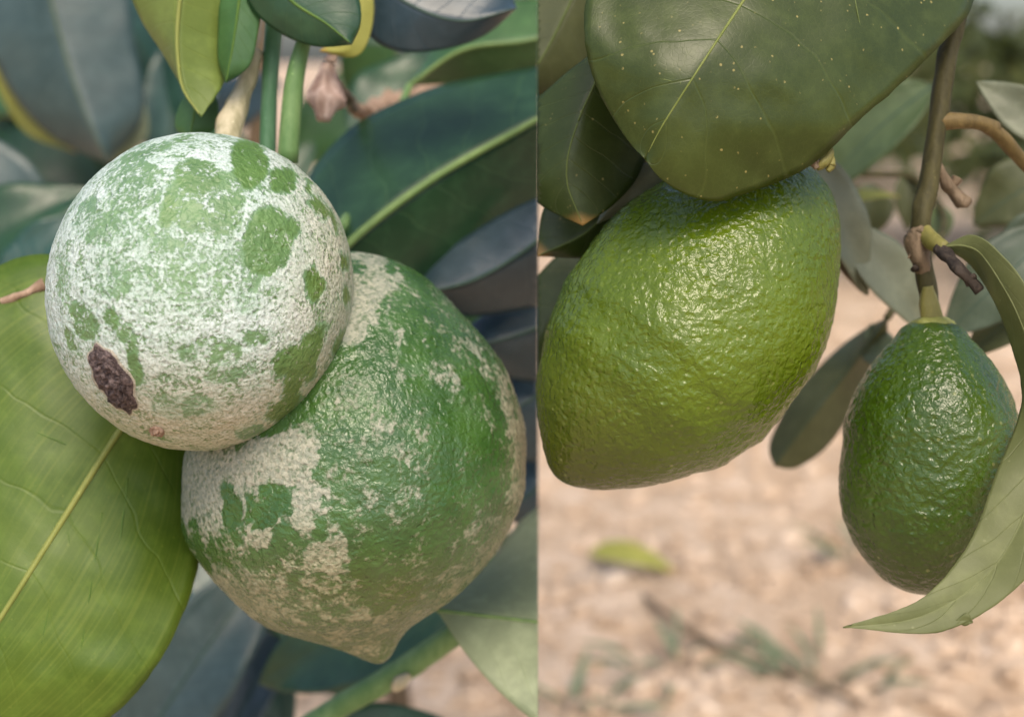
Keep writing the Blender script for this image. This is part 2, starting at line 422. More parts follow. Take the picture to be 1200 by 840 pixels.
M['rdark'] = leaf_mat('leaf_right_dark', (.020, .034, .004), (.032, .050, .007), .42, .38, .12, (.10, .12, .03), .15, 8, spots=.3, tip=(.34, .20, .06))
M['rolive'] = leaf_mat('leaf_right_olive', (.10, .115, .035), (.14, .155, .055), .5, .35, .15, (.17, .185, .075), .07, 9, spots=.25, spot_col=(.34, .34, .18), streak=.2)
M['rgrey'] = leaf_mat('leaf_right_greyolive', (.13, .145, .09), (.18, .195, .125), .5, .4, .12, (.28, .30, .2), .2)
M['rblur'] = leaf_mat('leaf_right_blur', (.045, .055, .018), (.07, .08, .028), .5, .4, .12, (.13, .14, .06), .2)
M['rgreen'] = leaf_mat('leaf_right_green', (.045, .08, .022), (.09, .13, .05), .45, .5, .2, (.2, .25, .1), .2)
M['rteal'] = leaf_mat('leaf_right_teal', (.045, .07, .04), (.08, .11, .068), .45, .5, .15, (.16, .2, .12), .2)
M['litter'] = leaf_mat('leaf_fallen', (.24, .25, .05), (.36, .35, .08), .6, .3, .15, (.5, .5, .2), .2, tip=(.45, .30, .06))
M['weed'] = leaf_mat('leaf_weed', (.14, .18, .10), (.22, .26, .16), .6, .3, .2, (.25, .3, .2), .1)
M['dry'] = bark_mat('dry_brown', (.20, .13, .085), (.40, .28, .20), .8, 250)
M['pinkbud'] = bark_mat('dry_bud', (.30, .20, .16), (.55, .42, .36), .7, 350)
M['vein'] = bark_mat('vein_yellow', (.20, .225, .05), (.26, .28, .07), .5, 200, .1)
M['vein_dark'] = bark_mat('vein_green', (.13, .16, .03), (.18, .21, .05), .5, 200, .1)
M['vein_faint'] = bark_mat('vein_faint', (.06, .13, .015), (.09, .16, .02), .5, 200, .1)
M['vein_dull'] = bark_mat('vein_dull', (.075, .105, .02), (.10, .13, .03), .5, 200, .1)
M['vein_olive'] = bark_mat('vein_olive', (.13, .145, .05), (.17, .185, .07), .5, 200, .1)
M['vein_navy'] = bark_mat('vein_navy', (.030, .065, .045), (.045, .09, .06), .5, 200, .1)
M['vein_pale'] = bark_mat('vein_pale', (.12, .20, .06), (.17, .26, .08), .5, 200, .1)
M['stem_green'] = bark_mat('stem_green', (.10, .19, .06), (.17, .27, .10), .45, 220, .25)
M['stem_teal'] = bark_mat('stem_teal', (.06, .15, .07), (.11, .22, .12), .45, 220, .25)
M['stub'] = bark_mat('stub_tan', (.30, .27, .15), (.48, .42, .28), .6, 260, .5)
M['rim'] = bark_mat('scar_rim', (.26, .24, .18), (.44, .40, .32), .7, 900, .6, False)
M['twig'] = bark_mat('twig_olive', (.036, .032, .009), (.070, .062, .020), .65, 260, .5)
M['twig_yellow'] = bark_mat('twig_yellow', (.15, .14, .035), (.21, .19, .055), .5, 260, .3)
M['petiole'] = bark_mat('petiole_orange', (.10, .070, .023), (.15, .105, .036), .6, 300, .6)
M['twig_dead'] = bark_mat('twig_dead', (.018, .013, .010), (.05, .037, .027), .8, 420, .9)
M['twig_brown'] = bark_mat('twig_brown', (.12, .085, .05), (.20, .145, .09), .7, 420, .7)
M['scab'] = bark_mat('scab', (.040, .027, .026), (.17, .125, .115), .5, 900, 1., False)
M['calyx'] = bark_mat('calyx', (.20, .21, .05), (.28, .29, .085), .5, 400, .4)
M['lem_big'] = green_lemon_mat('rind_big', (.070, .112, .002), (.098, .145, .003), (.118, .172, .008), .24, 620, (.060, .062, .006))
M['lem_small'] = green_lemon_mat('rind_small', (.030, .064, .003), (.046, .084, .005), (.060, .105, .010), .23, 640, (.042, .050, .008))
M['scar1'] = scar_mat('rind_scarred_white', ((.060, .135, .018), (.105, .20, .038), (.12, .15, .02)), ((.46, .53, .50), (.62, .69, .68), (.38, .32, .20), (.53, .46, .32)), 1300, .5)
M['scar2'] = scar_mat('rind_scarred_green', ((.028, .078, .014), (.048, .115, .020), (.085, .11, .016)), ((.25, .26, .20), (.36, .35, .27), (.30, .26, .14), (.42, .36, .21)), 900, .36, .26, (.10, .17, .09, .35))
M['crown'] = leaf_mat('far_leaf', (.09, .12, .045), (.20, .235, .10), .5, .4, .35, (.12, .16, .06), .1)
M['crown2'] = leaf_mat('far_leaf_dark', (.05, .07, .03), (.12, .15, .06), .5, .4, .3, (.1, .13, .05), .1)
M['trunk'] = bark_mat('trunk', (.10, .075, .05), (.2, .155, .11), .9, 20, 1.)

# ================================================================== LEFT: the two scarred lemons
g1 = [  # green islands in the cork (px, py, rx, ry, deg, scar value)
 (291,191,22,28,-15,.0),(332,211,18,15,25,.0),(361,220,5,8,-20,.0),(374,243,8,16,-20,.0),(390,260,5,14,-20,.05),(342,266,7,12,-10,.05),
 (314,284,30,40,20,.08),(296,322,14,20,20,.36),(368,331,11,20,-5,.0),(403,307,4,13,-5,.0),(405,347,5,13,-5,.0),(399,402,5,20,25,.05),
 (336,423,12,24,40,.05),(356,425,15,50,25,.05),(331,478,24,10,-25,.05),(293,505,16,9,-10,.30),(264,413,20,13,-10,.30),(304,395,15,10,-20,.25),(270,436,30,10,-15,.33),
 (100,376,15,24,-30,.18),(132,372,8,17,-20,.12),(157,425,8,28,-15,.15),(82,398,7,18,-25,.15),(150,395,9,16,-15,.25),(221,412,12,10,0,.32),
 (232,208,27,22,10,.14),(243,236,46,40,0,.26),(196,246,9,24,0,.14),(157,216,34,30,-20,.33),(112,262,26,30,-20,.36),(171,178,34,6,-18,.22),(218,164,13,4,5,.2),
 (262,258,20,18,0,.22),(185,288,26,26,0,.44),(193,312,20,30,10,.36),(130,320,20,30,-10,.47),(230,345,30,30,0,.52),(290,350,16,20,0,.45),(75,330,8,26,0,.40),(215,475,40,14,0,.47)]
def scar1(pix, V, md):
    s = .80-.22*np.exp(-(((pix[:, 0]-190)/120)**2+((pix[:, 1]-290)/130)**2))+.2*np.array([noise.noise(v*150) for v in V])
    for e, v in blob_field(pix, V, g1, 5.5): s = s*(1-e)+np.minimum(s, v+.05)*e
    back = pix[:, 2] > md+.004
    s[back] = (.55+.9*np.array([noise.noise(V[i]*110) for i in np.nonzero(back)[0]]))
    return s
def hue1(pix, V, md):
    return .05+np.clip((pix[:, 0]-300)/95, 0, 1)*.75+np.clip((pix[:, 1]-400)/95, 0, 1)*.8
t = tag(empty('lemon', P(234, 340, .285)), 'round lemon crusted with whitish net scars and one dark scab', 'lemon')
th = np.linspace(0, math.pi, 15)
# axis runs from the stalk (top, away) to the blossom end (low, towards the viewer)
rows = []
for a in th:
    c = -math.cos(a); rows.append((234-18*c, 340+66*c, .2885-.0300*c, 183*math.sin(a)))
def ball_lemon():
    """nearly end-on lemon: ellipsoid about its centre, a little lumpy"""
    c = P(241, 341, .286); k = .286/FPX; ctr = c
    V, F = [], []; na, nr = 300, 420
    axd = (UP*.55-FWD*-.75+RT*.18).normalized()   # towards the stalk
    e1 = axd.cross(RT).normalized(); e1 = RT-axd*RT.dot(axd); e1.normalize(); e2 = axd.cross(e1)
    for i in range(na):
        a = math.pi*i/(na-1)
        for j in range(nr):
            q = 2*math.pi*j/nr
            dv = axd*(math.cos(a)*1.06)+e1*(math.sin(a)*math.cos(q))+e2*(math.sin(a)*math.sin(q))
            p = dv*(181*k); p = p-RT*(p.dot(RT)*.055)
            f = p*38; n0 = noise.noise(f+Vector((3, 1, 9)))*.022+noise.noise(p*230)*.0045+noise.noise(p*650)*.003
            V.append(ctr+p*(1+n0))
    for i in range(na-1):
        for j in range(nr): F.append((i*nr+j, i*nr+(j+1) % nr, (i+1)*nr+(j+1) % nr, (i+1)*nr+j))
    return V, F
V1, F1 = ball_lemon()
o = mesh('rind', V1, F1, M['scar1'], t, origin=WORLD[t.name], outward=True)
pix = np.array([PIX(v) for v in V1]); md = pix[:, 2].mean()
for nm, fn in (('scar', scar1), ('hue', hue1)):
    a = o.data.attributes.new(nm, 'FLOAT', 'POINT'); a.data.foreach_set('value', np.clip(fn(pix, V1, md), 0, 1).astype(np.float32))
bv1 = BVHTree.FromPolygons(V1, F1)
# dark scab: a raised crust that follows the rind
def crust(name, cx, cy, rx, ry, an, h, mat, parent, bvh, seed=0, nu=22, nv=40, rag=.22):
    c, s = math.cos(math.radians(an)), math.sin(math.radians(an)); V, F = [], []
    for i in range(nu+1):
        q = i/nu
        for j in range(nv):
            a = 2*math.pi*j/nv; rg = 1+rag*noise.noise(Vector((math.cos(a)*2.3+seed, math.sin(a)*2.3, seed)))
            x, y = math.cos(a)*rx*q*rg, math.sin(a)*ry*q*rg
            loc, nor = surface_hit(bvh, cx+x*c-y*s, cy+x*s+y*c)
            if loc is None: loc, nor = surface_hit(bvh, cx, cy)
            hh = h*(1-q**4)*(.35+1.4*abs(noise.noise(loc*1100)))+.6*h*(1-q**4)*noise.noise(loc*600)-.0002*(q == 1)
            V.append(loc+nor*hh)
    for i in range(nu):
        for j in range(nv): F.append((i*nv+j, i*nv+(j+1) % nv, (i+1)*nv+(j+1) % nv, (i+1)*nv+j))
    return mesh(name, V, F, mat, parent, origin=V[0])
crust('pale_rim', 133, 444, 21, 49, -32, .0004, M['rim'], t, bv1, 2, 14, 40)
crust('scab', 133, 444, 18, 46, -32, .0016, M['scab'], t, bv1, 2)
crust('blossom_scar', 184, 505, 10, 6, 15, .0010, M['dry'], t, bv1, 5, 10, 20)

b2 = [(428,350,22,60,20,.75),(462,385,4,30,-10,.7),(440,310,40,7,35,.7),(250,570,60,50,0,.80),(320,545,70,34,-10,.85),(380,570,34,40,20,.85),(300,625,60,60,10,.72),(360,650,50,45,30,.68),(300,690,60,28,30,.55),
 (380,720,80,26,15,.50),(440,760,40,22,20,.34),(540,690,80,26,-38,.42),(575,640,34,40,-20,.40),(606,500,7,80,-18,.8),(612,570,9,60,5,.7),(575,440,5,50,-30,.66),(498,392,9,4,30,.7),(530,448,11,7,10,.62),(485,435,14,7,0,.5),(440,540,70,90,0,.26),
 (316,592,24,30,5,.05),(270,600,13,42,-5,.08),(262,640,16,22,-30,.2),(338,640,24,20,20,.22),(375,622,16,12,40,.15),(300,655,20,14,0,.28),(330,670,20,9,20,.25),(400,690,40,14,20,.30),(395,600,9,14,0,.25)]
def scar2(pix, V, md):
    s = .16+.28*np.array([noise.noise(v*120) for v in V])
    for e, v in blob_field(pix, V, b2, 15.): s = s*(1-e)+v*e
    return s
def hue2(pix, V, md):
    h = np.clip((pix[:, 1]-590)/110, 0, 1)*.95+np.clip((pix[:, 0]-560)/50, 0, 1)*.55
    return h
t = tag(empty('lemon', P(425, 540, .317)), 'dark green lemon with tan corky blotches and a pointed nipple, beneath the whitish one', 'lemon')
rows = [(398,296,.318,0),(400,304,.318,42),(403,325,.318,80),(407,360,.318,116),(412,410,.3175,152),(416,470,.317,182),(418,540,.316,198),(419,590,.315,197),(420,640,.314,178),(419,690,.313,139),(417,718,.312,106),(420,738,.312,68),(428,750,.312,46),(436,760,.312,31),(442,770,.312,17),(445,777,.312,0)]
o2, V2, F2 = lemon_mesh(rows, M['scar2'], t, 4., 300, 400, .05, attrs={'scar': scar2, 'hue': hue2})

# ================================================================== RIGHT: the two green lemons
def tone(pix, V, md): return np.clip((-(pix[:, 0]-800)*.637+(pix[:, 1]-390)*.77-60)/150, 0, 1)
t = tag(empty('lemon', P(800, 390, .297)), 'large bright green lemon with glossy dimpled rind hanging under a broad leaf', 'lemon')
prof = [(-14,0),(0,40),(19,66),(63,104),(126,136),(184,147),(221,147),(262,144),(285,136),(321,126),(345,112),(370,99),(390,86),(403,75),(416,62),(430,46),(441,30),(449,15),(452,0)]
sag = lambda a: 7*math.sin(math.pi*min(1, max(0, (a-130)/320)))**1.0     # belly hangs a little to the right
rows = [(935-.637*a+7+.77*sag(a), 215+.77*a-2+.637*sag(a), .302-.00002*a, r*.985+.7*sag(a)) for a, r in prof]
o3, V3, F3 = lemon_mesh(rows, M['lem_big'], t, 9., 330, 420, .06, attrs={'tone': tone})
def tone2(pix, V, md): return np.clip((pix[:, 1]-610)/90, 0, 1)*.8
t = tag(empty('lemon', P(1092, 372, .295)), 'small dark green lemon hanging from a bare stalk', 'lemon')
prof = [(376,0,1094),(378,20,1094),(384,33,1094),(396,42,1094),(416,60,1094),(440,78,1093),(470,94,1093),(510,105,1092.5),(545,106,1092),(590,99,1089),(630,84,1085),(660,65,1083),(680,45,1082),(690,29,1082),(696,0,1082)]
rows = [(x, y, .297, r) for y, r, x in prof]
o4, V4, F4 = lemon_mesh(rows, M['lem_small'], t, 15., 260, 340, .06, attrs={'tone': tone2})
# calyx: a pale star collar round the stalk, part of the fruit
V, F = [], []; n = 30
for i, (dy, r) in enumerate([(0, 11), (2, 17), (6, 23), (9, 25), (11, 22), (13, 12)]):
    c = P(1093, 371+dy, .297)
    for j in range(n):
        a = 2*math.pi*j/n; rr = r*(1+.10*math.cos(5*a)*(i > 1))*.297/FPX
        V.append(c+RT*(math.cos(a)*rr)-FWD*(math.sin(a)*rr)+UP*(.0002*math.sin(5*a+i)))
for i in range(5):
    for j in range(n): F.append((i*n+j, i*n+(j+1) % n, (i+1)*n+(j+1) % n, (i+1)*n+j))
mesh('calyx', V, F, M['calyx'], t)

# ================================================================== LEFT: leaves and stems
D = lambda pts, d: [(*p, d) if len(p) == 2 else p for p in pts]
# bright leaf under the whitish lemon
big = traced_leaf('leaf', [(215,400,.312),(140,505,.305),(70,615,.297),(0,725,.290),(-70,830,.292),(-130,930,.30)],
   [(215,400,.312),(120,312,.318),(48,298,.315),(-60,350,.31),(-150,520,.305),(-180,740,.30),(-130,930,.30)],
   [(215,400,.312),(228,520,.318),(236,600,.315),(232,662,.310),(212,725,.304),(175,792,.300),(120,848,.298),(10,910,.297),(-130,930,.30)],
   M['bright'], None, M['vein'], .0009, nu=80, nv=14, edge=1.6, seed=3., puff=.05, wave=.002)
tag(big, 'broad bright yellow green leaf with pale midrib, tucked under the whitish lemon', 'leaf')
bvb = BVHTree.FromPolygons([big.matrix_basis @ v.co for v in big.data.vertices], [tuple(p.vertices) for p in big.data.polygons])
def on_leaf(bvh, pts, up=.0002):
    out = []
    for x, y in pts:
        l, nr_ = surface_hit(bvh, x, y)
        if l is not None: out.append(l-FWD*up)
    return out
tube('torn_edge', on_leaf(bvb, [(1,353),(14,350),(28,345),(42,338),(53,334)]), [.0007,.0013,.0010,.0016], M['dry'], big, bumps=.5)
for a in ([(118,540),(80,522),(40,505),(2,487)],[(84,588),(60,578),(30,566),(2,553)],[(42,655),(22,640),(2,628)],[(62,470),(40,460),(2,440)],[(85,680),(82,640),(78,610)],[(150,560),(140,640),(128,720)],[(120,600),(108,680),(92,780)],[(60,700),(45,770),(30,830)]):
    q = on_leaf(bvb, a, .00002)
    if len(q) > 1: tube('side_vein', q, [.00022, .00010], M['vein_faint'], big, n=5)

br = tag(empty('lemon_branch', P(312, 30, .318)), 'upright green stems with folded yellow green leaf above the whitish lemon', 'branch')
tube('stem', [P(330,-40,.318),P(322,20,.318),P(316,100,.318),P(313,190,.318)], [.0022,.0022,.0020,.0021], M['stem_teal'], br, 14)
tube('stem', [P(372,-30,.312),P(358,40,.312),P(346,90,.312),P(337,190,.312)], [.0012,.0017,.0024,.0026], M['stem_green'], br, 14)
tube('fruit_stalk', [P(300,60,.318),P(288,96,.316),P(276,125,.314),P(262,175,.308)], [.0020,.0024,.0031,.0034], M['stub'], br, 14, bumps=.35)
traced_leaf('leaf', D([(222,-70),(211,0),(208,60),(215,105),(236,137)], .306), D([(222,-70),(150,-40),(165,22),(188,58),(210,95),(236,137)], .318), [(222,-70,.312),(272,-30,.316),(268,40,.314),(263,95,.312),(236,137,.306)],
   M['yellowgreen'], br, M['vein'], .0006, seed=8., edge=.8)
traced_leaf('leaf', D([(285,-40),(278,20),(272,60),(265,97)], .305), D([(285,-40),(262,-10),(256,40),(257,75),(265,97)], .309), D([(285,-40),(305,0),(302,40),(290,80),(265,97)], .307), M['mid'], br, M['vein_faint'], .0004, seed=11.)
traced_leaf('leaf', D([(232,95),(228,130),(222,165)], .322), D([(232,95),(210,125),(206,150),(222,165)], .324), D([(232,95),(255,120),(252,150),(222,165)], .324), M['mid'], br, M['vein_faint'], .0004, seed=12.)
tag(br.children[3], 'folded yellow green leaf with pale rim')

b3 = tag(empty('lemon_branch', P(360, -40, .335)), 'dark leaves with yellow margin and shrivelled pinkish bud above the stems', 'branch')
traced_leaf('leaf', D([(300,-60),(340,0),(385,30),(412,52)], .302), D([(300,-60),(290,0),(330,40),(375,55),(412,52)], .305), D([(300,-60),(390,-50),(418,-10),(422,30),(412,52)], .304), M['deep'], b3, M['vein_faint'], .0005, seed=13.)
traced_leaf('leaf', D([(425,-40),(425,10),(405,60),(375,60)], .337), D([(425,-40),(412,10),(395,45),(375,60)], .337), D([(425,-40),(438,10),(418,66),(375,60)], .338), M['litter'], b3, None, seed=14.)
traced_leaf('leaf', D([(410,-60),(470,0),(540,25),(605,10)], .342), D([(410,-60),(415,20),(450,55),(520,58),(570,40),(605,10)], .346), D([(410,-60),(500,-60),(590,-30),(605,10)], .350), M['navy'], b3, M['vein_navy'], .0005, 'L', seed=15.)
o = tube('dry_bud', [P(392,60,.345),P(384,85,.345),(P(382,108,.345)),P(380,128,.343),P(379,142,.343)], [.0012,.0020,.0042,.0046,.0018], M['pinkbud'], b3, 16, bumps=.4)
tube('dry_twig', [P(392,95,.348),P(425,132,.40),P(480,118,.45),P(530,100,.46),P(570,84,.46),P(600,92,.46),P(660,80,.46)], [.0010,.0016,.0018,.0030,.0046,.0026,.0050,.0040], M['dry'], b3, 10, bumps=1.1, res=50); cut(b3.children[-1], 'L')
tube('twig', [P(355,-50,.335),P(375,20,.337),P(390,62,.345)], [.0020,.0016,.0014], M['stem_green'], b3, 8)

b4 = tag(empty('leafy_branch', P(380, 330, .36)), 'big dark leaf with pale midrib slanting behind the two scarred lemons', 'branch')
traced_leaf('leaf', [(370,325,.352),(415,280,.354),(500,215,.360),(630,140,.368),(780,50,.38)], [(370,325,.352),(350,240,.372),(400,160,.385),(490,110,.39),(630,78,.392),(780,50,.38)],
   [(370,325,.352),(450,345,.366),(545,325,.378),(640,235,.384),(780,50,.38)], M['deep'], b4, M['vein_pale'], .0013, 'L', seed=17., puff=.05, nu=70)
traced_leaf('leaf', D([(480,100),(540,60),(620,48),(720,20)], .40), D([(480,100),(560,95),(640,78),(720,20)], .41), D([(480,100),(540,20),(630,0),(720,20)], .41), M['mid'], b4, M['vein_pale'], .0008, 'L', seed=18.)
tube('twig', [P(480,100,.40),P(430,220,.38),P(370,325,.352),P(330,420,.36)], [.0012,.0014,.0018,.002], M['stem_green'], b4, 8)

b5 = tag(empty('leafy_branch', P(690, 420, .38)), 'blue black glossy leaves right of the dark green blotched lemon', 'branch')
for Lm in (
  (D([(700,210),(620,290),(550,330),(480,345)], .365), D([(700,210),(630,232),(555,272),(500,315),(480,345)], .372), D([(700,210),(690,330),(600,365),(530,368),(480,345)], .380)),
  (D([(720,340),(640,380),(580,400),(520,410)], .385), D([(720,340),(630,350),(570,368),(520,410)], .392), D([(720,340),(700,430),(600,445),(520,410)], .395)),
  (D([(720,400),(650,450),(600,480),(540,500)], .40), D([(720,400),(640,420),(580,440),(540,500)], .408), D([(720,400),(700,520),(610,540),(540,500)], .405)),
  (D([(720,480),(660,540),(620,580),(580,600)], .41), D([(720,480),(640,505),(600,540),(580,600)], .418), D([(720,480),(720,600),(640,625),(580,600)], .415))):
    traced_leaf('leaf', *Lm, M['navy'], b5, M['vein_navy'], .0006, 'L', seed=random.random()*40, puff=.06)

b6 = tag(empty('leafy_branch', P(560, 760, .34)), 'pale olive leaf and slanting light green stem below the pointed nipple', 'branch')
traced_leaf('leaf', [(512,715,.340),(600,725,.338),(700,735,.335),(840,730,.34)], [(512,715,.340),(565,668,.368),(622,600,.382),(720,560,.385),(840,730,.34)], [(512,715,.340),(548,768,.330),(610,832,.322),(720,890,.315),(840,730,.34)], M['paleolive'], b6, M['vein_pale'], .0006, 'L', seed=22., puff=.04)
tube('stem', [P(330,872,.372),P(400,826,.370),P(460,792,.366),P(540,738,.360)], [.0034,.0034,.0036,.0034], M['stem_green'], b6, 14, bumps=.12)
crn = tube('bud', [P(462,806,.362),P(470,798,.360),P(480,790,.360)], [.0012,.0022,.0010], M['stub'], b6, 10, bumps=.4)

def cluster(name, label, loc, specs, twig=None, group=None):
    b = tag(empty(name, loc), label, 'branch', group)
    for (bx, by, tx, ty, d0, d1, wpx, mat, face, sd) in specs:
        d = (d0+d1)/2
        plain_leaf('leaf', P(bx, by, d0), P(tx, ty, d1), wpx*d/FPX, M[mat], b, face, .10, .25, M['vein_navy'] if mat != 'rgrey' else None, sd, nu=26, nv=5)
    if twig: 
        for tw in twig:
            o = tube('twig', [P(*q) for q in tw[0]], tw[1], M[tw[2]], b, 9, bumps=.15); cut(o, tw[3] if len(tw) > 3 else None)
    return b
UPF = (0, -.75, .65)
# upper left, out of focus
b7 = tag(empty('leafy_branch', P(60, -80, .56)), 'broad blue green out of focus leaf with yellowish rim behind the whitish lemon', 'branch')
traced_leaf('leaf', D([(40,-90),(70,40),(95,120),(128,192)], .56), D([(40,-90),(-20,10),(5,95),(60,160),(128,192)], .575), D([(40,-90),(140,-40),(158,50),(166,140),(128,192)], .575), M['bluegrey'], b7, M['vein_dull'], .0004, seed=31.)
traced_leaf('margin', D([(150,60),(158,110),(160,150),(128,194)], .585), D([(150,60),(146,110),(130,160),(128,194)], .585), D([(150,60),(167,110),(172,160),(128,194)], .587), M['paleolive'], b7, None, seed=32.)
traced_leaf('margin', D([(-20,60),(5,100),(40,145),(90,180)], .586), D([(-20,60),(0,110),(30,155),(90,180)], .586), D([(-20,60),(15,90),(60,140),(90,180)], .587), M['litter'], b7, None, seed=33.)
cluster('leafy_branch', 'teal leaves crossing beside the broad blue green leaf', P(170, 160, .48), [
  (230,190,120,-60,.60,.63,120,'teal',(-.3,-.8,.5),None),(190,200,240,10,.60,.62,90,'teal',(.2,-.8,.5),None),(150,240,20,110,.66,.68,110,'deep',UPF,None),(120,230,-30,150,.64,.66,100,'deep',UPF,None)],
  [([(230,190,.60),(190,200,.60),(120,230,.64)],[.002,.002,.002],'stem_green')])
cluster('leafy_branch', 'teal grey leaf left of the whitish lemon above the bright leaf', P(-60, 180, .42), [
  (-90,160,80,310,.52,.53,115,'bluegrey',(.2,-.8,.55),None),(-80,330,110,220,.47,.48,110,'deep',UPF,None),(10,360,90,250,.46,.46,80,'teal',UPF,None)],
  [([(-90,160,.52),(-95,250,.49),(-80,330,.47)],[.002,.002,.002],'stem_green')])
cluster('leafy_branch', 'yellowish green blurred leaf and darker leaves behind the slanting midrib', P(420, 300, .48), [
  (450,300,615,235,.47,.50,60,'yellowgreen',(0,-.5,.85),'L'),(420,360,560,290,.46,.48,80,'mid',UPF,'L'),(440,250,640,180,.52,.55,60,'deep',UPF,'L'),(420,180,520,60,.50,.52,110,'deep',UPF,None)],
  [([(450,300,.47),(420,360,.46),(400,420,.46)],[.0015,.002,.002],'stem_green')])
cluster('leafy_branch', 'blue grey leaf and dark leaves below the bright leaf edge', P(200, 850, .47), [
  (150,900,330,640,.45,.47,130,'bluegrey',(.1,-.75,.6),None),(330,880,230,610,.50,.52,110,'teal',UPF,None),(250,900,360,700,.48,.50,60,'navy',UPF,None),(300,650,180,640,.53,.55,110,'deep',UPF,None)],
  [([(150,900,.45),(250,920,.48),(330,880,.5)],[.002,.002,.002],'stem_green')])
cluster('leafy_branch', 'dark green leaves behind the slanting light green stem', P(420, 860, .44), [
  (545,700,300,800,.42,.44,130,'deep',UPF,'L'),(330,900,520,840,.41,.42,90,'deep',UPF,None),(550,720,470,690,.46,.48,90,'teal',UPF,None),(300,720,430,700,.47,.48,100,'deep',UPF,None)],
  [([(545,700,.42),(550,720,.46),(560,760,.48)],[.0015,.002,.002],'stem_green')])
# deep shrub behind everything on the left
sh = tag(empty('lemon_shrub', (-.25, .75, 0)), 'dense dark lemon shrub filling the background behind the scarred lemons', 'shrub')
rs = random.Random(12)
gaps = [(535,800,45,40),(575,815,32,45),(290,832,22,24),(622,195,14,36)]
for gy in np.arange(-60, 900, 80):
    for gx in np.arange(-80, 640, 82):
        x, y = gx+rs.uniform(-30, 30), gy+rs.uniform(-30, 30); d = rs.uniform(.58, .8)
        a = rs.uniform(0, 2*math.pi); L = rs.uniform(95, 150); wd = L*rs.uniform(.5, .62)
        x2, y2 = x+math.cos(a)*L, y+math.sin(a)*L
        if any(abs((x+x2)/2-c[0]) < c[2]+55 and abs((y+y2)/2-c[1]) < c[3]+45 for c in gaps): continue
        plain_leaf('leaf', P(x, y, d), P(x2, y2, d+rs.uniform(-.04, .04)), wd*d/FPX, M[rs.choice(['deep', 'deep', 'teal', 'mid', 'navy'])], sh,
                   (rs.uniform(-.5, .5), -.8, rs.uniform(.2, .9)), .1, .2, None, 'L', nu=12, nv=2)
for (x0, x1, x2) in ((-.34, -.30, -.26), (-.22, -.20, -.12), (-.10, -.12, -.05)):
    tube('trunk', [(x0, .88, -.02), (x1, .86, .3), (x2, .84, .75)], [.009, .007, .004], M['twig_brown'], sh, 10, bumps=.2)

# ================================================================== RIGHT: leaves, twig
rt = traced_leaf('leaf', [(960,-150,.296),(905,-50,.274),(872,0,.2665),(800,110,.2595),(772,155,.2615),(756,187,.2650)],
   [(960,-150,.296),(780,-120,.288),(694,-30,.274),(685,40,.268),(695,90,.2675),(720,140,.2672),(742,172,.2662),(756,187,.2650)],
   [(960,-150,.296),(1120,-100,.300),(1142,0,.290),(1082,73,.280),(1005,143,.273),(945,197,.272),(880,224,.270),(838,236,.268),(800,226,.2655),(772,207,.2650),(756,187,.2650)],
   M['rtop'], None, M['vein_dark'], .00050, nu=84, nv=16, edge=1.2, seed=41., puff=.06, wave=.0018)
tag(rt, 'broad dark green leaf with pale speckles lying over the large green lemon', 'leaf')
bvr = BVHTree.FromPolygons([rt.matrix_basis @ v.co for v in rt.data.vertices], [tuple(p.vertices) for p in rt.data.polygons])
for a in ([(842,26),(815,20),(790,17),(750,17)],[(798,98),(770,92),(740,88),(712,90)],[(820,76),(826,95),(832,113)],[(920,0),(930,40),(937,95),(950,110)],[(850,40),(862,52),(872,60)],[(782,130),(760,126),(735,128)],[(1000,-10),(1008,30),(1015,60)],[(780,150),(800,160),(840,165)]):
    q = on_leaf(bvr, a, .00002)
    if len(q) > 1: tube('side_vein', q, [.00020, .00007], M['vein_dull'], rt, n=5)
lb = tag(empty('leafy_branch', P(650, -40, .32)), 'dark olive leaves crowded beside the large green lemon', 'branch')
dk = traced_leaf('leaf', [(712,50,.290),(696,100,.288),(680,136,.287),(664,210,.288),(683,264,.289)], [(712,50,.290),(650,98,.293),(610,140,.296),(600,200,.297),(634,240,.294),(683,264,.289)],
   [(712,50,.290),(745,110,.294),(757,180,.2945),(748,205,.294),(715,243,.292),(683,264,.289)], M['rdark'], lb, M['vein_dull'], .00030, 'R', seed=43., puff=.06)
traced_leaf('leaf', D([(760,170),(730,220),(690,270),(630,300)], .305), D([(760,170),(690,210),(640,240),(630,300)], .307), D([(760,170),(750,250),(700,298),(630,300)], .309), M['rdark'], lb, M['vein_dull'], .0004, 'R', seed=44.)
traced_leaf('leaf', D([(700,-60),(670,0),(640,60),(600,120)], .325), D([(700,-60),(640,-20),(600,40),(600,120)], .33), D([(700,-60),(720,20),(680,90),(600,120)], .33), M['rblur'], lb, M['vein_dull'], .0004, 'R', seed=45.)
traced_leaf('leaf', D([(640,-40),(636,30),(640,100),(650,160)], .335), D([(640,-40),(600,30),(600,100),(650,160)], .335), D([(640,-40),(665,20),(668,100),(650,160)], .335), M['rdark'], lb, None, .0004, 'R', seed=46.)
traced_leaf('leaf', D([(720,280),(680,330),(640,380),(600,440)], .335), D([(720,280),(660,295),(625,330),(600,440)], .338), D([(720,280),(720,360),(660,440),(600,440)], .338), M['rdark'], lb, None, .0004, 'R', seed=47.)
traced_leaf('leaf', D([(790,190),(760,205),(735,225),(700,262)], .299), D([(790,190),(745,195),(720,215),(700,262)], .300), D([(790,190),(780,222),(750,240),(700,262)], .300), M['rgrey'], lb, None, .0004, 'R', seed=48.)
tube('twig', [P(735,-60,.325),P(712,50,.31),P(740,150,.308),P(770,190,.308)], [.0016,.0015,.0014,.0012], M['twig'], lb, 10)

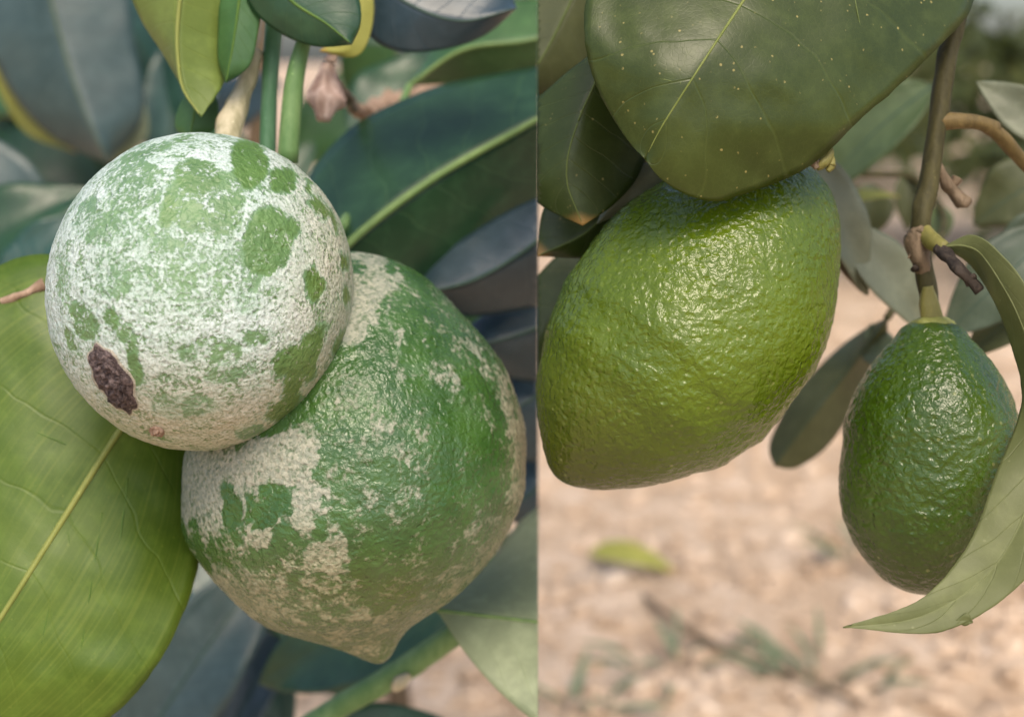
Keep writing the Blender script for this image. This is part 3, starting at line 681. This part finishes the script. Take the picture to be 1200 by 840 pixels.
ro = random.Random(5)      # out-of-view limb and leaves, added overhead to shade the soil beyond
tube('limb', [P(735,-60,.325), (.05,.36,.62), (.10,.46,.80), (.22,.62,.95)], [.0016,.003,.004,.005], M['twig'], lb, 10)
for _ in range(34):
    q = Vector((ro.uniform(-.02,.30), ro.uniform(.36,.74), ro.uniform(.76,.96))); a = ro.uniform(0, 6.28); L = ro.uniform(.07,.11)
    plain_leaf('leaf', q, q+Vector((math.cos(a)*L, math.sin(a)*L, ro.uniform(-.03,.01))), L*.52, M['rdark'], lb, (ro.uniform(-.3,.3), ro.uniform(-.4,.2), 1), .1, .2, None, None, nu=10, nv=2)
tw = tag(empty('lemon_twig', P(1135, -40, .300)), 'olive brown twig with dead spur and drooping leaf above the small lemon', 'twig')
tube('stem', [P(1140,-60,.300),P(1124,10,.299),P(1110,70,.298),P(1098,150,.297),(P(1088,220,.2965)),P(1079,275,.296),P(1083,315,.297),P(1089,345,.297),P(1092,378,.297)], [.0019,.0020,.0022,.0024,.0023,.0022,.0025,.0022,.0020], M['twig'], tw, 18, bumps=.16, res=70)
tube('fruit_stalk', [P(1088,335,.2955),P(1090,352,.2962),P(1093,378,.297)], [.0012,.0024,.0027], M['twig_yellow'], tw, 14, bumps=.45)
tube('node', [P(1082,262,.296),P(1075,282,.2955),P(1080,305,.296),P(1084,322,.297)], [.0014,.0028,.0027,.0016], M['twig_brown'], tw, 12, bumps=.4)
tube('petiole', [P(1100,143,.297),P(1122,142,.297),P(1148,144,.298),P(1166,152,.300)], [.0022,.0018,.0017,.0020], M['petiole'], tw, 12, bumps=.12)
tube('petiole', [P(1160,148,.299),P(1178,165,.301),P(1195,185,.304),P(1225,215,.308)], [.0016,.0018,.0016,.0016], M['petiole'], tw, 12, bumps=.3)
tube('petiole', [P(1083,270,.295),P(1092,282,.292),P(1108,291,.288)], [.0018,.0021,.0014], M['twig_yellow'], tw, 12, bumps=.12)
tube('spur', [P(1098,190,.298),P(1107,212,.298),P(1117,226,.299),P(1128,238,.299),P(1134,232,.299)], [.0010,.0014,.0013,.0016,.0016], M['twig_brown'], tw, 10, bumps=.5)
tube('spur', [P(1113,222,.299),P(1119,214,.299),P(1122,209,.299)], [.0008,.0009,.0013], M['twig_brown'], tw, 8, bumps=.5)
tube('dead_spur', [P(1098,290,.289),P(1115,302,.285),P(1124,315,.282),P(1134,325,.282),P(1148,341,.282)], [.0010,.0014,.0011,.0017,.0012], M['twig_dead'], tw, 10, bumps=.8)
tube('dead_spur', [P(1136,326,.282),P(1143,323,.281)], [.0011,.0006], M['twig_dead'], tw, 8, bumps=.6)
tube('dead_spur', [P(1134,327,.282),P(1135,336,.282)], [.0009,.0005], M['twig_dead'], tw, 8, bumps=.6)
tube('thorn', [P(1074,290,.295),P(1068,296,.295),P(1064,303,.295)], [.0008,.0005,.0002], M['twig_brown'], tw, 8)
tube('thorn', [P(1076,298,.295),P(1074,308,.295),P(1072,316,.294)], [.0006,.0006,.0010], M['twig_dead'], tw, 8, bumps=.5)
hook = traced_leaf('leaf', [(1106,289,.288),(1138,290,.283),(1172,330,.276),(1205,400,.272),(1226,490,.270),(1205,590,.266),(1150,680,.263),(1080,722,.262),(988,735,.262)],
   [(1106,289,.288),(1135,308,.286),(1160,343,.282),(1182,395,.280),(1198,460,.278),(1165,560,.270),(1138,632,.266),(1085,697,.263),(988,735,.262)],
   [(1106,289,.288),(1138,275,.283),(1180,305,.274),(1230,395,.268),(1268,500,.264),(1250,610,.260),(1190,690,.260),(1110,738,.260),(988,735,.262)],
   M['rolive'], tw, M['vein_olive'], .00030, nu=90, nv=12, edge=.9, seed=51., puff=.05, wave=.0008)
tag(hook, 'pale olive leaf curling round beneath the small lemon')
bvh_hook = BVHTree.FromPolygons([WORLD[hook.name]+v.co for v in hook.data.vertices], [tuple(p.vertices) for p in hook.data.polygons])
traced_leaf('leaf_tooth', D([(1120,726),(1132,727),(1140,729)], .2603), D([(1120,726),(1134,718),(1140,729)], .2604), D([(1120,726),(1130,733),(1140,729)], .2604), M['rolive'], tw, None, nu=8, nv=2)
bud = tag(empty('bud_cluster', P(965, 186, .276)), 'tiny brown dried bud clinging to the broad speckled leaf edge', 'bud')
tube('bud_scale', [P(968,172,.276),P(972,178,.2755),P(964,190,.275),P(956,196,.275)], [.0006,.0012,.0015,.0009], M['twig_yellow'], bud, 10, bumps=.5)
tube('bud_scale', [P(972,182,.2755),P(975,192,.2755),P(970,201,.2755)], [.0008,.0010,.0005], M['twig_yellow'], bud, 8, bumps=.6)
tube('bud_scale', [P(958,188,.2745),P(954,192,.274),P(957,198,.274)], [.0007,.0010,.0006], M['twig_brown'], bud, 8, bumps=.6)

# blurred leaves of the same tree behind the twig
cluster('leafy_branch', 'grey olive leaf backs hanging between large lemon and twig', P(925, 180, .345), [
  (925,170,1020,345,.335,.345,78,'rgrey',(.35,-.8,.3),None),(985,265,1090,392,.345,.350,72,'rgrey',(.3,-.85,.3),None),(1095,100,955,232,.42,.44,95,'rgreen',(0,-.6,.8),None),(955,245,1055,228,.43,.45,16,'litter',(0,-.7,.7),None)],
  [([(975,295,.347),(990,318,.347),(1010,340,.348)],[.0010,.0009,.0007],'twig_brown'),([(925,150,.335),(985,265,.345),(1000,290,.347)],[.0010,.0010,.0008],'twig')])
dusky = cluster('leafy_branch', 'long dusky out of focus leaf hanging between the green lemons', P(1040, 360, .375), [
  (1020,215,1010,285,.46,.46,60,'rblur',UPF,None),(1060,205,1064,270,.46,.46,34,'rblur',UPF,None),(1100,240,1100,285,.44,.44,32,'rgreen',UPF,None)],
  [([(1010,205,.46),(1060,205,.46),(1100,240,.44),(1060,340,.39),(1040,372,.37)],[.0012,.0012,.0012,.0012,.0012],'twig')])
traced_leaf('leaf', [(1040,372,.37),(1000,425,.388),(945,495,.392),(908,546,.395)], [(1040,372,.37),(1010,388,.395),(960,430,.40),(915,490,.40),(902,530,.40),(908,546,.395)],
   [(1040,372,.37),(1038,420,.40),(1000,480,.402),(955,535,.40),(925,549,.398),(908,546,.395)], M['rblur'], dusky, M['vein_navy'], .0003, seed=61.)
cluster('leafy_branch', 'greenish grey leaves behind the drooping leaf near the twig node', P(1200, 280, .36), [
  (1235,270,1105,395,.355,.36,90,'rteal',(0,-.8,.5),None),(1240,330,1130,420,.36,.365,60,'petleaf' if 'petleaf' in M else 'rblur',UPF,None),(1240,200,1140,262,.40,.41,85,'rblur',(.1,-.7,.6),None),(1250,170,1145,95,.33,.335,58,'rgrey',(-.3,-.8,.3),None),(1245,250,1165,335,.37,.375,70,'rteal',UPF,None),
  (1050,400,1010,420,.38,.385,60,'rteal',UPF,None)],
  [([(1240,200,.40),(1250,250,.37),(1240,330,.36),(1245,420,.36)],[.0012,.0012,.0012,.0012],'twig')])

# ================================================================== things on the ground
g = on_ground(738, 662, .012)
o = plain_leaf('fallen_leaf', on_ground(690, 648, .014), on_ground(792, 668, .022), .030, M['litter'], None, (0, -.55, .8), .10, .5, M['vein_pale'])
tag(o, 'yellowing fallen leaf lying on the pale soil', 'leaf')
o = tube('fallen_twig', [on_ground(755,698,.01),on_ground(800,733,.012),on_ground(870,768,.012),on_ground(940,792,.012),on_ground(1010,824,.01)], [.0025,.0035,.003,.003,.002], M['twig_brown'], None, 8, bumps=.4)
tag(o, 'thin brown twig lying across the pale soil', 'twig')
def weed(px, py, n, h, label, seed):
    r = random.Random(seed); c = on_ground(px, py, 0); c.z = gz(c.x, c.y)
    b = tag(empty('weed', c), label, 'weed', 'small weeds on the bare soil')
    for i in range(n):
        a = r.uniform(0, 6.28); q = c+Vector((math.cos(a), math.sin(a), 0))*r.uniform(0, .05); q.z = c.z+.002
        tpp = q+Vector((math.cos(a)*r.uniform(.02, .06), math.sin(a)*r.uniform(.02, .06), r.uniform(.3, 1)*h))
        plain_leaf('leaf', q, tpp, r.uniform(.004, .009), M['weed'], b, (0, -.3, 1), .15, .2, None, None, nu=8, nv=2)
weed(1035, 665, 34, .045, 'sparse grey green weed sprouting below the small lemon', 1)
weed(965, 800, 16, .035, 'low grey green weed at the end of the fallen twig', 2)
weed(795, 775, 9, .03, 'tiny green weed between fallen leaf and fallen twig', 3)
weed(670, 825, 9, .03, 'tiny green weed on soil below the large lemon, away from the twig', 4)

# ================================================================== orchard behind
def tree(loc, h, r, n, mat, label, seed, ls=.10):
    rr = random.Random(seed); x, y = loc
    t = tag(empty('lemon_tree', (x, y, gz(x, y))), label, 'tree', 'lemon trees across the bare ground')
    tube('trunk', [(x, y, -.05), (x+.05, y, h*.2), (x-.03, y+.04, h*.45), (x+.02, y, h*.7)], [.07, .06, .045, .02], M['trunk'], t, 12, bumps=.2)
    for k in range(5):
        a = k*1.26+rr.random(); tube('limb', [(x, y, h*(.22+.05*k)), (x+math.cos(a)*r*.45, y+math.sin(a)*r*.45, h*(.42+.06*k)), (x+math.cos(a)*r*.85, y+math.sin(a)*r*.85, h*(.5+.08*k))], [.035, .022, .008], M['trunk'], t, 8, bumps=.2)
    cl = []
    for _ in range(46):
        a, z = rr.uniform(0, 6.28), rr.uniform(-.95, 1); q = math.sqrt(1-z*z)*rr.uniform(.55, 1.05)
        cl.append((x+math.cos(a)*q*r, y+math.sin(a)*q*r, h*.52+z*h*.47, rr.uniform(.16, .34)*r))
    V, F, UV = [], [], []
    for _ in range(n):
        c = rr.choice(cl); g = Vector((rr.gauss(0, .5), rr.gauss(0, .5), rr.gauss(0, .5)))*c[3]
        p = Vector(c[:3])+g
        if p.z < .12: p.z = rr.uniform(.1, .4)
        d = Vector((rr.gauss(0, 1), rr.gauss(0, 1), rr.gauss(-.3, .6))).normalized(); s = d.cross(Vector((rr.gauss(0, 1), rr.gauss(0, 1), rr.gauss(0, 1)))).normalized()
        L = ls*rr.uniform(.6, 1.2); W = L*.27; nrm = d.cross(s); i = len(V)
        V += [p, p+d*L*.35+s*W+nrm*W*.3, p+d*L*.45-nrm*W*.1, p+d*L*.35-s*W+nrm*W*.3, p+d*L]
        UV += [(0, .5), (.4, 1), (.45, .5), (.4, 0), (1, .5)]
        F += [(i, i+1, i+2), (i, i+2, i+3), (i+1, i+4, i+2), (i+2, i+4, i+3)]
    mesh('crown', V, F, M[mat], t, uv=UV, origin=(x, y, h*.5))
tree((1.38, 2.9), 2.1, .95, 2400, 'crown2', 'nearest lemon tree with hanging leaves behind the bare twig', 20, .11)
tree((1.25, 5.4), 2.2, 1.15, 3000, 'crown', 'lemon tree with pale gappy crown standing across the bare ground', 21)
tree((4.7, 7.5), 2.4, 1.4, 2600, 'crown2', 'darker lemon tree further back across the bare ground', 22)
tree((.35, 7.5), 2.9, 1.5, 3000, 'crown2', 'dark rounded lemon tree behind the large lemon', 23)
tree((-2.4, 6.0), 2.6, 1.5, 3500, 'crown2', 'lemon tree behind the dense dark shrub', 25, .12)
